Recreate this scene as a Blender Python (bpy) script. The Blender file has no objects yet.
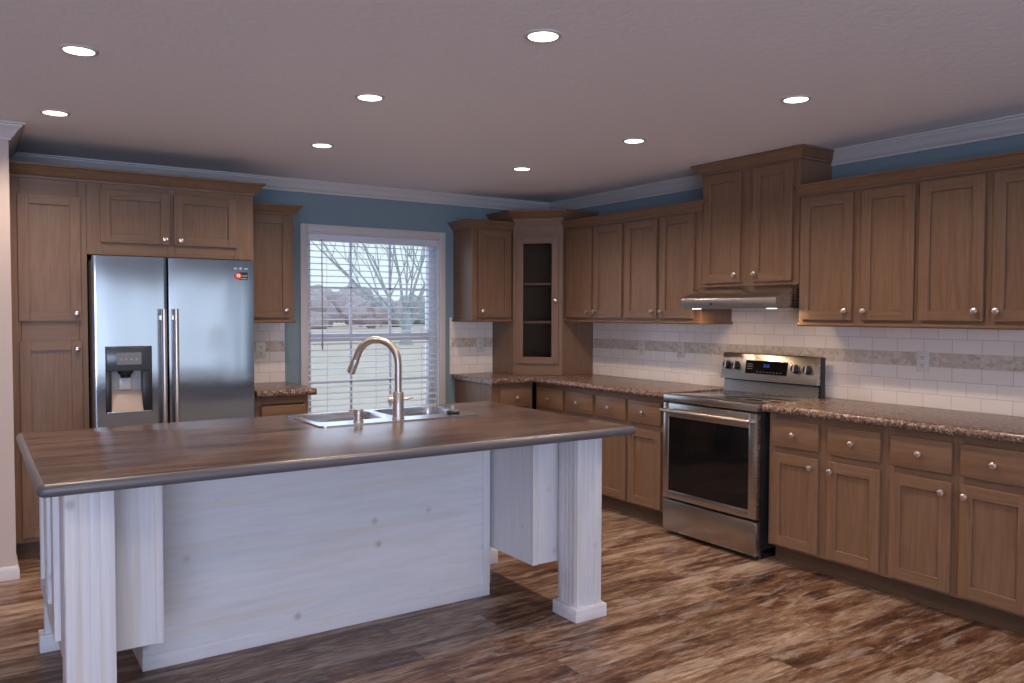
import bpy, bmesh, math, random
from mathutils import Vector, Matrix, noise as mnoise

SC = bpy.context.scene
COL = SC.collection

# ------------------------------------------------------------------ camera
F_PX, YAW, PITCH, ROLL = 814.685, math.radians(33.6585), math.radians(-1.9858), math.radians(0.1476)
cd = bpy.data.cameras.new('camera')
cam = bpy.data.objects.new('camera', cd)
COL.objects.link(cam)
fw = Vector((math.sin(YAW) * math.cos(PITCH), math.cos(YAW) * math.cos(PITCH), math.sin(PITCH)))
rt = Vector((math.cos(YAW), -math.sin(YAW), 0))
up = rt.cross(fw)
r2 = rt * math.cos(ROLL) + up * math.sin(ROLL)
u2 = -rt * math.sin(ROLL) + up * math.cos(ROLL)
cam.matrix_world = Matrix(((r2.x, u2.x, -fw.x, -4.4131), (r2.y, u2.y, -fw.y, -6.0013), (r2.z, u2.z, -fw.z, 1.4299), (0, 0, 0, 1)))
cd.sensor_fit = 'HORIZONTAL'
cd.sensor_width = 36
cd.lens = F_PX / 1024 * 36
cd.clip_start = 0.05
cd.clip_end = 600
SC.camera = cam

# ------------------------------------------------------------------ view, sky, daylight
SC.view_settings.view_transform = 'Standard'
SC.view_settings.look = 'None'
SC.view_settings.gamma = 1
SC.view_settings.use_curve_mapping = False
SC.view_settings.exposure = 0.08
SC.cycles.max_bounces = 8
SC.cycles.diffuse_bounces = 5
SC.cycles.glossy_bounces = 4
SC.cycles.transparent_max_bounces = 16
SC.cycles.sample_clamp_indirect = 4
SC.cycles.use_denoising = True

W = bpy.data.worlds.new('overcast_sky')
SC.world = W
W.use_nodes = True
wn = W.node_tree.nodes
wl = W.node_tree.links
bg = wn['Background']
tc = wn.new('ShaderNodeTexCoord')
sx = wn.new('ShaderNodeSeparateXYZ')
rm = wn.new('ShaderNodeValToRGB')
wl.new(tc.outputs['Generated'], sx.inputs[0])
wl.new(sx.outputs['Z'], rm.inputs[0])
rm.color_ramp.elements[0].position = 0.0
rm.color_ramp.elements[0].color = (0.80, 0.90, 0.93, 1)
rm.color_ramp.elements[1].position = 0.35
rm.color_ramp.elements[1].color = (0.72, 0.87, 0.95, 1)
wl.new(rm.outputs[0], bg.inputs[0])
bg.inputs[1].default_value = 1.08

CEIL = 2.42


def area_light(name, loc, rot, sx_, sy_, power, color):
    ld = bpy.data.lights.new(name, 'AREA')
    ld.shape = 'RECTANGLE'
    ld.size = sx_
    ld.size_y = sy_
    ld.energy = power
    ld.color = color
    o = bpy.data.objects.new(name, ld)
    o.location = loc
    o.rotation_euler = rot
    COL.objects.link(o)
    return o


# two unseen fill lights added behind the camera, then daylight at the kitchen window
DAY = (0.58, 0.70, 1.0)
area_light('rear_fill_light', (-1.98, -9.62, 1.14), (math.radians(90), 0, 0), 3.8, 1.68, 13, DAY)
area_light('rear_fill_light', (-6.35, -9.62, 1.14), (math.radians(90), 0, 0), 4.0, 1.68, 225, DAY)
area_light('kitchen_window_daylight', (-1.717, 0.30, 1.35), (math.radians(-90), 0, 0), 1.1, 1.4, 6, DAY)

# power of one recessed lamp and of the lamps in the range hood
LAMP_W, LAMP_COL = 62.0, (1.0, 0.79, 0.61)
HOOD_W = 1.1

# ------------------------------------------------------------------ materials
MATS = {}


class NB:
    """small node builder"""

    def __init__(self, name):
        self.m = bpy.data.materials.new(name)
        self.m.use_nodes = True
        self.t = self.m.node_tree
        self.n = self.t.nodes
        self.b = self.n['Principled BSDF']
        MATS[name] = self.m

    def node(self, typ, ins=None, **props):
        nd = self.n.new(typ)
        for k, v in props.items():
            setattr(nd, k, v)
        for k, v in (ins or {}).items():
            if hasattr(v, 'is_output') or isinstance(v, bpy.types.NodeSocket):
                self.t.links.new(v, nd.inputs[k])
            else:
                nd.inputs[k].default_value = v
        return nd

    def set(self, **kw):
        names = dict(color='Base Color', rough='Roughness', metal='Metallic', spec='Specular IOR Level', normal='Normal',
                     aniso='Anisotropic', coat='Coat Weight', trans='Transmission Weight', ecol='Emission Color', estr='Emission Strength')
        for k, v in kw.items():
            s = self.b.inputs[names[k]]
            if isinstance(v, bpy.types.NodeSocket):
                self.t.links.new(v, s)
            else:
                if k in ('color', 'ecol') and len(v) == 3:
                    v = (*v, 1)
                s.default_value = v
        return self

    def coord(self, kind='Object', scale=(1, 1, 1), rand=False, rot=(0, 0, 0)):
        c = self.node('ShaderNodeTexCoord').outputs[kind]
        if rand:
            oi = self.node('ShaderNodeObjectInfo')
            mul = self.node('ShaderNodeMath', {0: oi.outputs['Random'], 1: 37.0}, operation='MULTIPLY')
            cmb = self.node('ShaderNodeCombineXYZ', {0: mul.outputs[0], 1: mul.outputs[0], 2: mul.outputs[0]})
            c = self.node('ShaderNodeVectorMath', {0: c, 1: cmb.outputs[0]}, operation='ADD').outputs[0]
        return self.node('ShaderNodeMapping', {'Vector': c, 'Scale': scale, 'Rotation': rot}).outputs[0]

    def noise(self, vec, scale=5, detail=4, rough=0.55, dist=0.0):
        return self.node('ShaderNodeTexNoise', {'Vector': vec, 'Scale': scale, 'Detail': detail, 'Roughness': rough, 'Distortion': dist}).outputs['Fac']

    def ramp(self, fac, stops, interp='LINEAR'):
        r = self.node('ShaderNodeValToRGB', {'Fac': fac})
        cr = r.color_ramp
        cr.interpolation = interp
        while len(cr.elements) < len(stops):
            cr.elements.new(0.5)
        for e, (p, c) in zip(cr.elements, stops):
            e.position = p
            e.color = (*c, 1) if not isinstance(c, (int, float)) else (c, c, c, 1)
        return r.outputs['Color']

    def mix(self, fac, a, b, mode='MIX'):
        nd = self.n.new('ShaderNodeMix')
        nd.data_type = 'RGBA'
        nd.blend_type = mode
        for i, v in ((0, fac), (6, a), (7, b)):
            if isinstance(v, bpy.types.NodeSocket):
                self.t.links.new(v, nd.inputs[i])
            else:
                nd.inputs[i].default_value = (*v, 1) if (i and len(v) == 3) else v
        return nd.outputs[2]

    def bump(self, h, strength=0.2, dist=0.01):
        return self.node('ShaderNodeBump', {'Height': h, 'Strength': strength, 'Distance': dist}).outputs[0]


def simple(name, color, rough=0.5, metal=0.0, spec=0.5, ecol=None, estr=0.0):
    b = NB(name).set(color=color, rough=rough, metal=metal, spec=spec)
    if ecol:
        b.set(ecol=ecol, estr=estr)
    return b.m


def oak(name, sc, tone=1.0):
    b = NB(name)
    v = b.coord('Object', (1, 1, 1), rand=True)
    m1 = b.node('ShaderNodeMapping', {'Vector': v, 'Scale': sc}).outputs[0]
    fine = b.noise(m1, 5.0, 5, 0.6, 0.3)
    m2 = b.node('ShaderNodeMapping', {'Vector': v, 'Scale': tuple(s * 0.13 for s in sc)}).outputs[0]
    broad = b.noise(m2, 4.0, 3, 0.5, 1.2)
    wav = b.node('ShaderNodeMath', {0: broad, 1: 34.0}, operation='MULTIPLY')
    sn = b.node('ShaderNodeMath', {0: wav.outputs[0]}, operation='SINE').outputs[0]
    sn = b.node('ShaderNodeMapRange', {0: sn, 1: -1.0, 2: 1.0, 3: 0.0, 4: 1.0}).outputs[0]
    t = tone
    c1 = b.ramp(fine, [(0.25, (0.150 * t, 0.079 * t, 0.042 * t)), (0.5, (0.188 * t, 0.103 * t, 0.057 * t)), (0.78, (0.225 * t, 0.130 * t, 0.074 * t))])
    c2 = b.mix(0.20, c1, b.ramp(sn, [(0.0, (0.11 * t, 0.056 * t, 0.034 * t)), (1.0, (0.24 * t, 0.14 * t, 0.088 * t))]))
    b.set(color=c2, rough=0.42, normal=b.bump(fine, 0.12, 0.002))
    return b.m


OAK_V = oak('stained_oak_upright_grain', (26, 26, 1.3))
OAK_H = oak('stained_oak_level_grain', (1.3, 26, 26))
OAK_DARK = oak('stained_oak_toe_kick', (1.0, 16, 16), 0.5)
OAK_IN = simple('oak_cabinet_lining', (0.20, 0.12, 0.075), 0.5)

b = NB('ceiling_paint')
v = b.coord('Object')
n1 = b.noise(v, 26, 4, 0.6)
b.set(color=(0.85, 0.845, 0.885), rough=0.9, normal=b.bump(n1, 0.35, 0.01))
CEILING = b.m
BLUE = NB('slate_blue_wall_paint')
BLUE.set(color=(0.185, 0.255, 0.295), rough=0.75, normal=BLUE.bump(BLUE.noise(BLUE.coord('Object'), 90, 3), 0.05, 0.003))
BLUE = BLUE.m
BEIGE = simple('warm_beige_wall_paint', (0.52, 0.43, 0.39), 0.8)
TRIMW = simple('white_trim_paint', (0.58, 0.55, 0.55), 0.45)
WINW = simple('white_window_vinyl', (0.70, 0.72, 0.76), 0.35)
CASING = simple('cream_window_casing', (0.56, 0.52, 0.51), 0.45)

# plank floor: boards run along x
b = NB('distressed_plank_flooring')
v = b.coord('Object')
bk = b.node('ShaderNodeTexBrick', {'Vector': v, 'Color1': (0, 0, 0, 1), 'Color2': (1, 1, 1, 1), 'Mortar': (0.5, 0.5, 0.5, 1), 'Scale': 1.0,
                                   'Mortar Size': 0.0018, 'Brick Width': 1.21, 'Row Height': 0.152, 'Bias': 0.0}, offset=0.37, offset_frequency=2)
tone = b.node('ShaderNodeSeparateColor', {0: bk.outputs['Color']}).outputs[0]
off = b.node('ShaderNodeMath', {0: tone, 1: 9.0}, operation='MULTIPLY').outputs[0]
offv = b.node('ShaderNodeCombineXYZ', {0: off, 1: off, 2: off}).outputs[0]
vv = b.node('ShaderNodeVectorMath', {0: v, 1: offv}, operation='ADD').outputs[0]
def mapped(sx_, sy_):
    return b.node('ShaderNodeMapping', {'Vector': vv, 'Scale': (sx_, sy_, 1)}).outputs[0]


big = b.noise(mapped(1.0, 5.5), 2.0, 4, 0.6, 0.8)
mid = b.noise(mapped(2.6, 12.0), 2.4, 6, 0.72, 0.6)
fine = b.noise(mapped(3.0, 60.0), 3.0, 5, 0.7, 0.3)
f = b.mix(0.50, big, mid)
f = b.mix(0.24, f, fine)
f = b.mix(0.07, f, tone)
base = b.ramp(f, [(0.385, (0.020, 0.009, 0.006)), (0.445, (0.078, 0.032, 0.018)), (0.495, (0.160, 0.080, 0.045)), (0.54, (0.26, 0.165, 0.110)), (0.61, (0.42, 0.335, 0.27))])
gm = b.noise(mapped(1.3, 7.0), 2.2, 7, 0.75, 0.5)
base = b.mix(b.ramp(gm, [(0.52, 0.0), (0.60, 0.66)]), base, (0.35, 0.285, 0.24))
seam = b.ramp(bk.outputs['Fac'], [(0.0, 0.0), (1.0, 0.75)])
base = b.mix(seam, base, (0.05, 0.025, 0.015))
b.set(color=base, rough=b.ramp(f, [(0.3, 0.32), (0.7, 0.48)]), normal=b.bump(f, 0.18, 0.004))
FLOOR = b.m

# white washed pine of the island
def pine(name, sc, knots):
    b = NB(name)
    v = b.coord('Object', (1, 1, 1), rand=True)
    m1 = b.node('ShaderNodeMapping', {'Vector': v, 'Scale': sc}).outputs[0]
    g = b.noise(m1, 3.0, 5, 0.6, 0.4)
    m2 = b.node('ShaderNodeMapping', {'Vector': v, 'Scale': tuple(s * 0.3 for s in sc)}).outputs[0]
    g2 = b.noise(m2, 3.0, 3, 0.5, 0.6)
    c = b.ramp(g, [(0.2, (0.58, 0.57, 0.59)), (0.55, (0.67, 0.655, 0.68)), (0.85, (0.71, 0.69, 0.715))])
    c = b.mix(b.ramp(g2, [(0.56, 0.0), (0.74, 0.55)]), c, (0.62, 0.53, 0.42))
    if knots:
        vo = b.node('ShaderNodeTexVoronoi', {'Vector': v, 'Scale': 5.6, 'Randomness': 1.0}).outputs['Distance']
        c = b.mix(b.ramp(vo, [(0.05, 0.62), (0.09, 0.22), (0.14, 0.0)]), c, (0.36, 0.30, 0.27))
    b.set(color=c, rough=0.5, normal=b.bump(g, 0.08, 0.002))
    return b.m


PINE_H = pine('whitewashed_pine_level_grain', (1.2, 14, 14), True)
PINE_V = pine('whitewashed_pine_upright_grain', (22, 22, 0.7), True)

# laminate of the island worktop
b = NB('walnut_laminate_worktop')
v = b.coord('Object')
m1 = b.node('ShaderNodeMapping', {'Vector': v, 'Scale': (1.0, 17, 4)}).outputs[0]
g = b.noise(m1, 2.6, 6, 0.62, 0.4)
m2 = b.node('ShaderNodeMapping', {'Vector': v, 'Scale': (0.7, 5, 2)}).outputs[0]
g2 = b.noise(m2, 2.0, 3, 0.5, 0.5)
c = b.ramp(b.mix(0.4, g, g2), [(0.40, (0.034, 0.021, 0.019)), (0.5, (0.085, 0.053, 0.046)), (0.60, (0.145, 0.094, 0.080))])
b.set(color=c, rough=0.24, spec=0.5, normal=b.bump(g, 0.05, 0.002))
WORKTOP = b.m
EDGE = simple('charcoal_worktop_edge', (0.105, 0.098, 0.11), 0.36)

# speckled granite laminate
b = NB('speckled_brown_laminate')
v = b.coord('Object')
a1 = b.noise(v, 34, 5, 0.7, 0.5)
a2 = b.noise(v, 100, 4, 0.65)
vo = b.node('ShaderNodeTexVoronoi', {'Vector': v, 'Scale': 110.0}).outputs['Color']
sp = b.node('ShaderNodeSeparateColor', {0: vo}).outputs[0]
c = b.ramp(b.mix(0.5, a1, a2), [(0.36, (0.028, 0.016, 0.013)), (0.47, (0.135, 0.077, 0.056)), (0.56, (0.22, 0.14, 0.105)), (0.66, (0.50, 0.41, 0.34))])
c = b.mix(b.ramp(sp, [(0.80, 0.0), (0.92, 0.7)]), c, (0.46, 0.37, 0.30))
c = b.mix(b.ramp(sp, [(0.06, 0.7), (0.16, 0.0)]), c, (0.02, 0.013, 0.012))
b.set(color=c, rough=0.26)
GRANITE = b.m


def tile_mat(name, axis):
    b = NB(name)
    o = b.node('ShaderNodeTexCoord').outputs['Object']
    s = b.node('ShaderNodeSeparateXYZ', {0: o})
    v = b.node('ShaderNodeCombineXYZ', {0: s.outputs[axis], 1: s.outputs['Z'], 2: 0.0}).outputs[0]
    bk = b.node('ShaderNodeTexBrick', {'Vector': v, 'Color1': (0.81, 0.735, 0.68, 1), 'Color2': (0.755, 0.68, 0.63, 1), 'Mortar': (0.60, 0.52, 0.46, 1), 'Scale': 1.0,
                                       'Mortar Size': 0.0022, 'Mortar Smooth': 0.2, 'Brick Width': 0.156, 'Row Height': 0.076}, offset=0.5, offset_frequency=2)
    inv = b.node('ShaderNodeMath', {0: 1.0, 1: bk.outputs['Fac']}, operation='SUBTRACT').outputs[0]
    b.set(color=bk.outputs['Color'], rough=0.16, normal=b.bump(inv, 0.5, 0.003))
    return b.m


TILE_X, TILE_Y = tile_mat('white_subway_tile_back', 'X'), tile_mat('white_subway_tile_side', 'Y')
b = NB('beige_pebble_mosaic')
v = b.coord('Object')
vo = b.node('ShaderNodeTexVoronoi', {'Vector': v, 'Scale': 42.0})
vs = b.node('ShaderNodeSeparateColor', {0: vo.outputs['Color']}).outputs[0]
vd = b.node('ShaderNodeTexVoronoi', {'Vector': v, 'Scale': 42.0}, feature='DISTANCE_TO_EDGE').outputs['Distance']
c = b.ramp(vs, [(0.0, (0.42, 0.34, 0.27)), (0.35, (0.52, 0.435, 0.355)), (0.7, (0.59, 0.505, 0.425)), (1.0, (0.62, 0.56, 0.50))])
c = b.mix(b.ramp(vd, [(0.0, 0.85), (0.09, 0.0)]), c, (0.52, 0.47, 0.43))
b.set(color=c, rough=0.35)
MOSAIC = b.m


def steel(name, sc, base=(0.56, 0.56, 0.57), rough=0.24, wavy=0.0):
    b = NB(name)
    v = b.coord('Object')
    m = b.node('ShaderNodeMapping', {'Vector': v, 'Scale': sc}).outputs[0]
    g = b.noise(m, 6, 3, 0.6)
    b.set(color=base, metal=1.0, rough=b.ramp(g, [(0.3, rough * 0.94), (0.7, rough * 1.08)]))
    if wavy:
        m2 = b.node('ShaderNodeMapping', {'Vector': v, 'Scale': (2.2, 1.0, 0.5)}).outputs[0]
        w = b.noise(m2, 1.7, 1, 0.4)
        b.set(normal=b.bump(w, wavy, 0.05))
    return b.m


STEEL_FR = steel('brushed_steel_fridge', (1, 1, 90), (0.40, 0.43, 0.475), 0.15, 0.20)
fn = STEEL_FR.node_tree
tg = fn.nodes.new('ShaderNodeTangent')
tg.direction_type = 'RADIAL'
tg.axis = 'Z'
fn.links.new(tg.outputs[0], fn.nodes['Principled BSDF'].inputs['Tangent'])
fn.nodes['Principled BSDF'].inputs['Anisotropic'].default_value = 0.75
STEEL = steel('brushed_steel_appliance', (90, 1, 60), (0.50, 0.47, 0.45), 0.27)
STEEL_SINK = steel('satin_steel_sink', (60, 60, 60), (0.66, 0.66, 0.68), 0.22)
NICKEL = simple('brushed_nickel', (0.47, 0.42, 0.38), 0.38, 1.0)
KNOBM = simple('satin_nickel_knob', (0.74, 0.67, 0.62), 0.28, 1.0)
DARK = simple('black_plastic', (0.012, 0.012, 0.014), 0.35)
FRSIDE = simple('dark_grey_fridge_side', (0.07, 0.07, 0.075), 0.5)
DISP = simple('graphite_dispenser_panel', (0.045, 0.055, 0.07), 0.22)
DISPIN = simple('grey_dispenser_recess', (0.40, 0.40, 0.42), 0.35)
BLACKGLASS = simple('black_oven_glass', (0.006, 0.006, 0.007), 0.05, 0.0, 0.5)
COOKGLASS = simple('black_ceramic_cooktop', (0.02, 0.018, 0.018), 0.07, 0.0, 0.6)
PLASTICW = simple('white_outlet_plastic', (0.66, 0.62, 0.58), 0.35)
RED = simple('red_sticker', (0.55, 0.05, 0.035), 0.5)
WHITE = simple('white_print', (0.75, 0.73, 0.72), 0.5)
GREYP = simple('grey_print', (0.25, 0.22, 0.21), 0.5)
CHROME = simple('pale_chrome_mark', (0.70, 0.72, 0.75), 0.2, 1.0)
BLIND = simple('white_blind_slat', (0.66, 0.67, 0.74), 0.5)
LAMP = simple('lit_lamp_lens', (0.9, 0.9, 0.9), 0.4, ecol=(1.0, 0.93, 0.84), estr=5.0)
HOODLAMP = simple('lit_hood_lamp', (0.9, 0.9, 0.9), 0.4, ecol=(1.0, 0.78, 0.5), estr=6.0)
BLUELED = simple('blue_lit_digits', (0.0, 0.02, 0.2), 0.4, ecol=(0.08, 0.22, 1.0), estr=0.3)
LAWN = NB('pale_dry_lawn')
gn = LAWN.noise(LAWN.coord('Object', (1, 1, 1)), 0.6, 6, 0.6)
LAWN.set(color=LAWN.ramp(gn, [(0.35, (0.64, 0.57, 0.49)), (0.55, (0.76, 0.63, 0.57)), (0.7, (0.78, 0.60, 0.55))]), rough=0.95)
LAWN = LAWN.m
BARK = simple('haze_tinted_bark', (0.42, 0.47, 0.52), 0.9)  # pale bluish tone is distance haze mixed into the bark colour


def leaf_mat(name, c1, c2):
    b = NB(name)
    n = b.noise(b.coord('Object'), 1.6, 6, 0.7)
    b.set(color=b.ramp(n, [(0.35, c1), (0.65, c2)]), rough=0.95, normal=b.bump(n, 0.8, 0.3))
    return b.m


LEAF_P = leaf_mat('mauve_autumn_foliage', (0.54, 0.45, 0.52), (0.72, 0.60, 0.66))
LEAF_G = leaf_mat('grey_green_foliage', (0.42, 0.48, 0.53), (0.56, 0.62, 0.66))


def glass(name, tint, refl, rough=0.0):
    m = bpy.data.materials.new(name)
    m.use_nodes = True
    t = m.node_tree
    t.nodes.clear()
    out = t.nodes.new('ShaderNodeOutputMaterial')
    tr = t.nodes.new('ShaderNodeBsdfTransparent')
    tr.inputs[0].default_value = (*tint, 1)
    gl = t.nodes.new('ShaderNodeBsdfGlossy')
    gl.inputs['Roughness'].default_value = rough
    lw = t.nodes.new('ShaderNodeLayerWeight')
    lw.inputs[0].default_value = refl
    mx = t.nodes.new('ShaderNodeMixShader')
    t.links.new(lw.outputs['Fresnel'], mx.inputs[0])
    t.links.new(tr.outputs[0], mx.inputs[1])
    t.links.new(gl.outputs[0], mx.inputs[2])
    t.links.new(mx.outputs[0], out.inputs[0])
    MATS[name] = m
    return m


PANE = glass('clear_window_glass', (0.97, 0.99, 1.0), 0.18)
CABGLASS = glass('cabinet_door_glass', (0.85, 0.84, 0.84), 0.15)

# ------------------------------------------------------------------ mesh helpers


class MB:
    """collects shapes into one bmesh; each shape carries a material slot"""

    def __init__(self, *mats):
        self.bm = bmesh.new()
        self.mats = list(mats)

    def _slot(self, faces, mat):
        if mat is None:
            return
        if mat not in self.mats:
            self.mats.append(mat)
        i = self.mats.index(mat)
        for f_ in faces:
            f_.material_index = i

    def box(self, x0, x1, y0, y1, z0, z1, bev=0.0, mat=None, seg=2):
        x0, x1 = sorted((x0, x1))
        y0, y1 = sorted((y0, y1))
        z0, z1 = sorted((z0, z1))
        v = [self.bm.verts.new(p) for p in ((x0, y0, z0), (x1, y0, z0), (x1, y1, z0), (x0, y1, z0), (x0, y0, z1), (x1, y0, z1), (x1, y1, z1), (x0, y1, z1))]
        fs = [self.bm.faces.new([v[i] for i in q]) for q in ((3, 2, 1, 0), (4, 5, 6, 7), (0, 1, 5, 4), (1, 2, 6, 5), (2, 3, 7, 6), (3, 0, 4, 7))]
        self._slot(fs, mat)
        if bev > 0:
            es = list({e for f_ in fs for e in f_.edges})
            r = bmesh.ops.bevel(self.bm, geom=es, offset=bev, segments=seg, profile=0.5, affect='EDGES', clamp_overlap=True)
            self._slot(r['faces'], mat)
        return self

    def sweep(self, path, prof, closed=False, side=1, mat=None, cap=True):
        """prof (out, z) along a level path; out is to the right of travel for side = 1"""
        P = [Vector((p[0], p[1])) for p in path]
        n = len(P)
        rings = []
        for i in range(n):
            ds = []
            if closed or i > 0:
                ds.append((P[i] - P[i - 1]).normalized())
            if closed or i < n - 1:
                ds.append((P[(i + 1) % n] - P[i]).normalized())
            ns = [Vector((d.y, -d.x)) * side for d in ds]
            if len(ns) == 2:
                m = (ns[0] + ns[1])
                m = m / max(1e-6, m.dot(ns[0]))
            else:
                m = ns[0]
            zb = path[i][2] if len(path[i]) > 2 else 0.0
            rings.append([self.bm.verts.new((P[i].x + m.x * o, P[i].y + m.y * o, z + zb)) for o, z in prof])
        fs = []
        k = len(prof)
        for i in range(n if closed else n - 1):
            a, c = rings[i], rings[(i + 1) % n]
            for j in range(k):
                fs.append(self.bm.faces.new((a[j], a[(j + 1) % k], c[(j + 1) % k], c[j])))
        if cap and not closed:
            fs.append(self.bm.faces.new(rings[0][::-1]))
            fs.append(self.bm.faces.new(rings[-1]))
        self._slot(fs, mat)
        return self

    def prism(self, pts, lo, hi, axis=1, mat=None):
        """pts in the plane across the axis, drawn out from lo to hi"""
        def P(u, w, t):
            return ((t, u, w), (u, t, w), (u, w, t))[axis]
        a = [self.bm.verts.new(P(u, w, lo)) for u, w in pts]
        c = [self.bm.verts.new(P(u, w, hi)) for u, w in pts]
        n = len(pts)
        fs = [self.bm.faces.new(a), self.bm.faces.new(c[::-1])]
        fs += [self.bm.faces.new((a[i], c[i], c[(i + 1) % n], a[(i + 1) % n])) for i in range(n)]
        self._slot(fs, mat)
        return self

    def lathe(self, prof, origin=(0, 0, 0), axis=(0, 0, 1), seg=20, mat=None, cap=True):
        ax = Vector(axis).normalized()
        u = ax.orthogonal().normalized()
        w = ax.cross(u)
        O = Vector(origin)
        rings = []
        for r, h in prof:
            if r < 1e-6:
                rings.append([self.bm.verts.new(O + ax * h)])
            else:
                rings.append([self.bm.verts.new(O + ax * h + (u * math.cos(t) + w * math.sin(t)) * r) for t in [2 * math.pi * i / seg for i in range(seg)]])
        fs = []
        for a, c in zip(rings, rings[1:]):
            for i in range(seg):
                j = (i + 1) % seg
                if len(a) == 1 and len(c) == 1:
                    continue
                if len(a) == 1:
                    fs.append(self.bm.faces.new((a[0], c[j], c[i])))
                elif len(c) == 1:
                    fs.append(self.bm.faces.new((a[i], a[j], c[0])))
                else:
                    fs.append(self.bm.faces.new((a[i], a[j], c[j], c[i])))
        for ring, flip in ((rings[0], True), (rings[-1], False)):
            if cap and len(ring) > 2:
                fs.append(self.bm.faces.new(ring[::-1] if flip else ring))
        self._slot(fs, mat)
        return self

    def tube(self, pts, radii, seg=14, mat=None):
        pts = [Vector(p) for p in pts]
        if isinstance(radii, (int, float)):
            radii = [radii] * len(pts)
        rings = []
        u = None
        for i, p in enumerate(pts):
            d = (pts[min(i + 1, len(pts) - 1)] - pts[max(i - 1, 0)]).normalized()
            if u is None:
                u = d.orthogonal().normalized()
            u = (u - d * u.dot(d)).normalized()
            w = d.cross(u)
            rings.append([self.bm.verts.new(p + (u * math.cos(2 * math.pi * k / seg) + w * math.sin(2 * math.pi * k / seg)) * radii[i]) for k in range(seg)])
        fs = []
        for a, c in zip(rings, rings[1:]):
            for k in range(seg):
                fs.append(self.bm.faces.new((a[k], a[(k + 1) % seg], c[(k + 1) % seg], c[k])))
        fs.append(self.bm.faces.new(rings[0][::-1]))
        fs.append(self.bm.faces.new(rings[-1]))
        self._slot(fs, mat)
        return self

    def plate(self, loops, z, mat=None):
        """a level face with holes: first loop outer, others holes; returns the loops' vertices"""
        out = []
        es = []
        for lp in loops:
            vs = [self.bm.verts.new((q[0], q[1], z)) if not isinstance(q, bmesh.types.BMVert) else q for q in lp]
            out.append(vs)
            for i in range(len(vs)):
                e = self.bm.edges.get((vs[i], vs[(i + 1) % len(vs)])) or self.bm.edges.new((vs[i], vs[(i + 1) % len(vs)]))
                es.append(e)
        r = bmesh.ops.triangle_fill(self.bm, use_beauty=True, use_dissolve=False, edges=es)
        self._slot([g for g in r['geom'] if isinstance(g, bmesh.types.BMFace)], mat)
        return out

    def bridge(self, a, c, mat=None):
        n = len(a)
        fs = [self.bm.faces.new((a[i], a[(i + 1) % n], c[(i + 1) % n], c[i])) for i in range(n)]
        self._slot(fs, mat)

    def build(self, name, parent=None, loc=(0, 0, 0), rotz=0.0, smooth=35):
        me = bpy.data.meshes.new(name)
        bmesh.ops.recalc_face_normals(self.bm, faces=self.bm.faces)
        self.bm.to_mesh(me)
        self.bm.free()
        for m in self.mats:
            me.materials.append(m)
        for p in me.polygons:
            p.use_smooth = True
        me.set_sharp_from_angle(angle=math.radians(smooth))
        o = bpy.data.objects.new(name, me)
        COL.objects.link(o)
        o.location = loc
        o.rotation_euler = (0, 0, rotz)
        if parent:
            o.parent = parent
        return o


def rrect(x0, x1, y0, y1, r, seg=6):
    pts = []
    for cx, cy, a0 in ((x1 - r, y1 - r, 0), (x0 + r, y1 - r, 90), (x0 + r, y0 + r, 180), (x1 - r, y0 + r, 270)):
        for i in range(seg + 1):
            a = math.radians(a0 + 90 * i / seg)
            pts.append((cx + r * math.cos(a), cy + r * math.sin(a)))
    return pts


def tag(o, label=None, cat=None, group=None, kind=None):
    for k, v in (('label', label), ('category', cat), ('group', group), ('kind', kind)):
        if v:
            o[k] = v
    return o


def thing(name, label, cat, loc=(0, 0, 0), rotz=0.0, group=None):
    o = bpy.data.objects.new(name, None)
    o.empty_display_size = 0.05
    COL.objects.link(o)
    o.location = loc
    o.rotation_euler = (0, 0, rotz)
    return tag(o, label, cat, group)


# ------------------------------------------------------------------ room shell
WX0, WX1, WZ0, WZ1 = -2.283, -1.151, 0.55, 2.045      # opening of the kitchen window
XL, YR = -8.6, -9.7                                    # far left and rear of the open room

mb = MB(FLOOR)
mb.box(XL - 0.2, 0.2, YR - 0.2, 0.2, -0.12, 0.0)
tag(mb.build('floor'), 'distressed brown plank floor running under the whole kitchen', 'floor', kind='structure')

mb = MB(CEILING)
mb.box(XL - 0.2, 0.2, YR - 0.2, 0.2, CEIL, CEIL + 0.1)
tag(mb.build('ceiling'), 'flat grey white textured ceiling over the kitchen', 'ceiling', kind='structure')

mb = MB(BLUE)
mb.box(-4.3, WX0, 0, 0.15, 0, CEIL)
mb.box(WX1, 0.15, 0, 0.15, 0, CEIL)
mb.box(WX0, WX1, 0, 0.15, 0, WZ0)
mb.box(WX0, WX1, 0, 0.15, WZ1, CEIL)
tag(mb.build('wall_back'), 'slate blue wall around the kitchen window', 'wall', kind='structure')

mb = MB(BLUE)
mb.box(0, 0.15, YR, 0, 0, CEIL)
tag(mb.build('wall_right'), 'slate blue wall behind the range and upper cabinets', 'wall', kind='structure')

mb = MB(BEIGE)
mb.box(XL, -4.226, -0.93, 0.15, 0, CEIL)
tag(mb.build('wall_left'), 'pale beige wall end beside the pantry cabinet', 'wall', kind='structure')

mb = MB(BEIGE)
mb.box(XL - 0.15, XL, YR, 0.15, 0, CEIL)
tag(mb.build('wall_far_left'), 'beige wall at the far left of the open room', 'wall', kind='structure')

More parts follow.
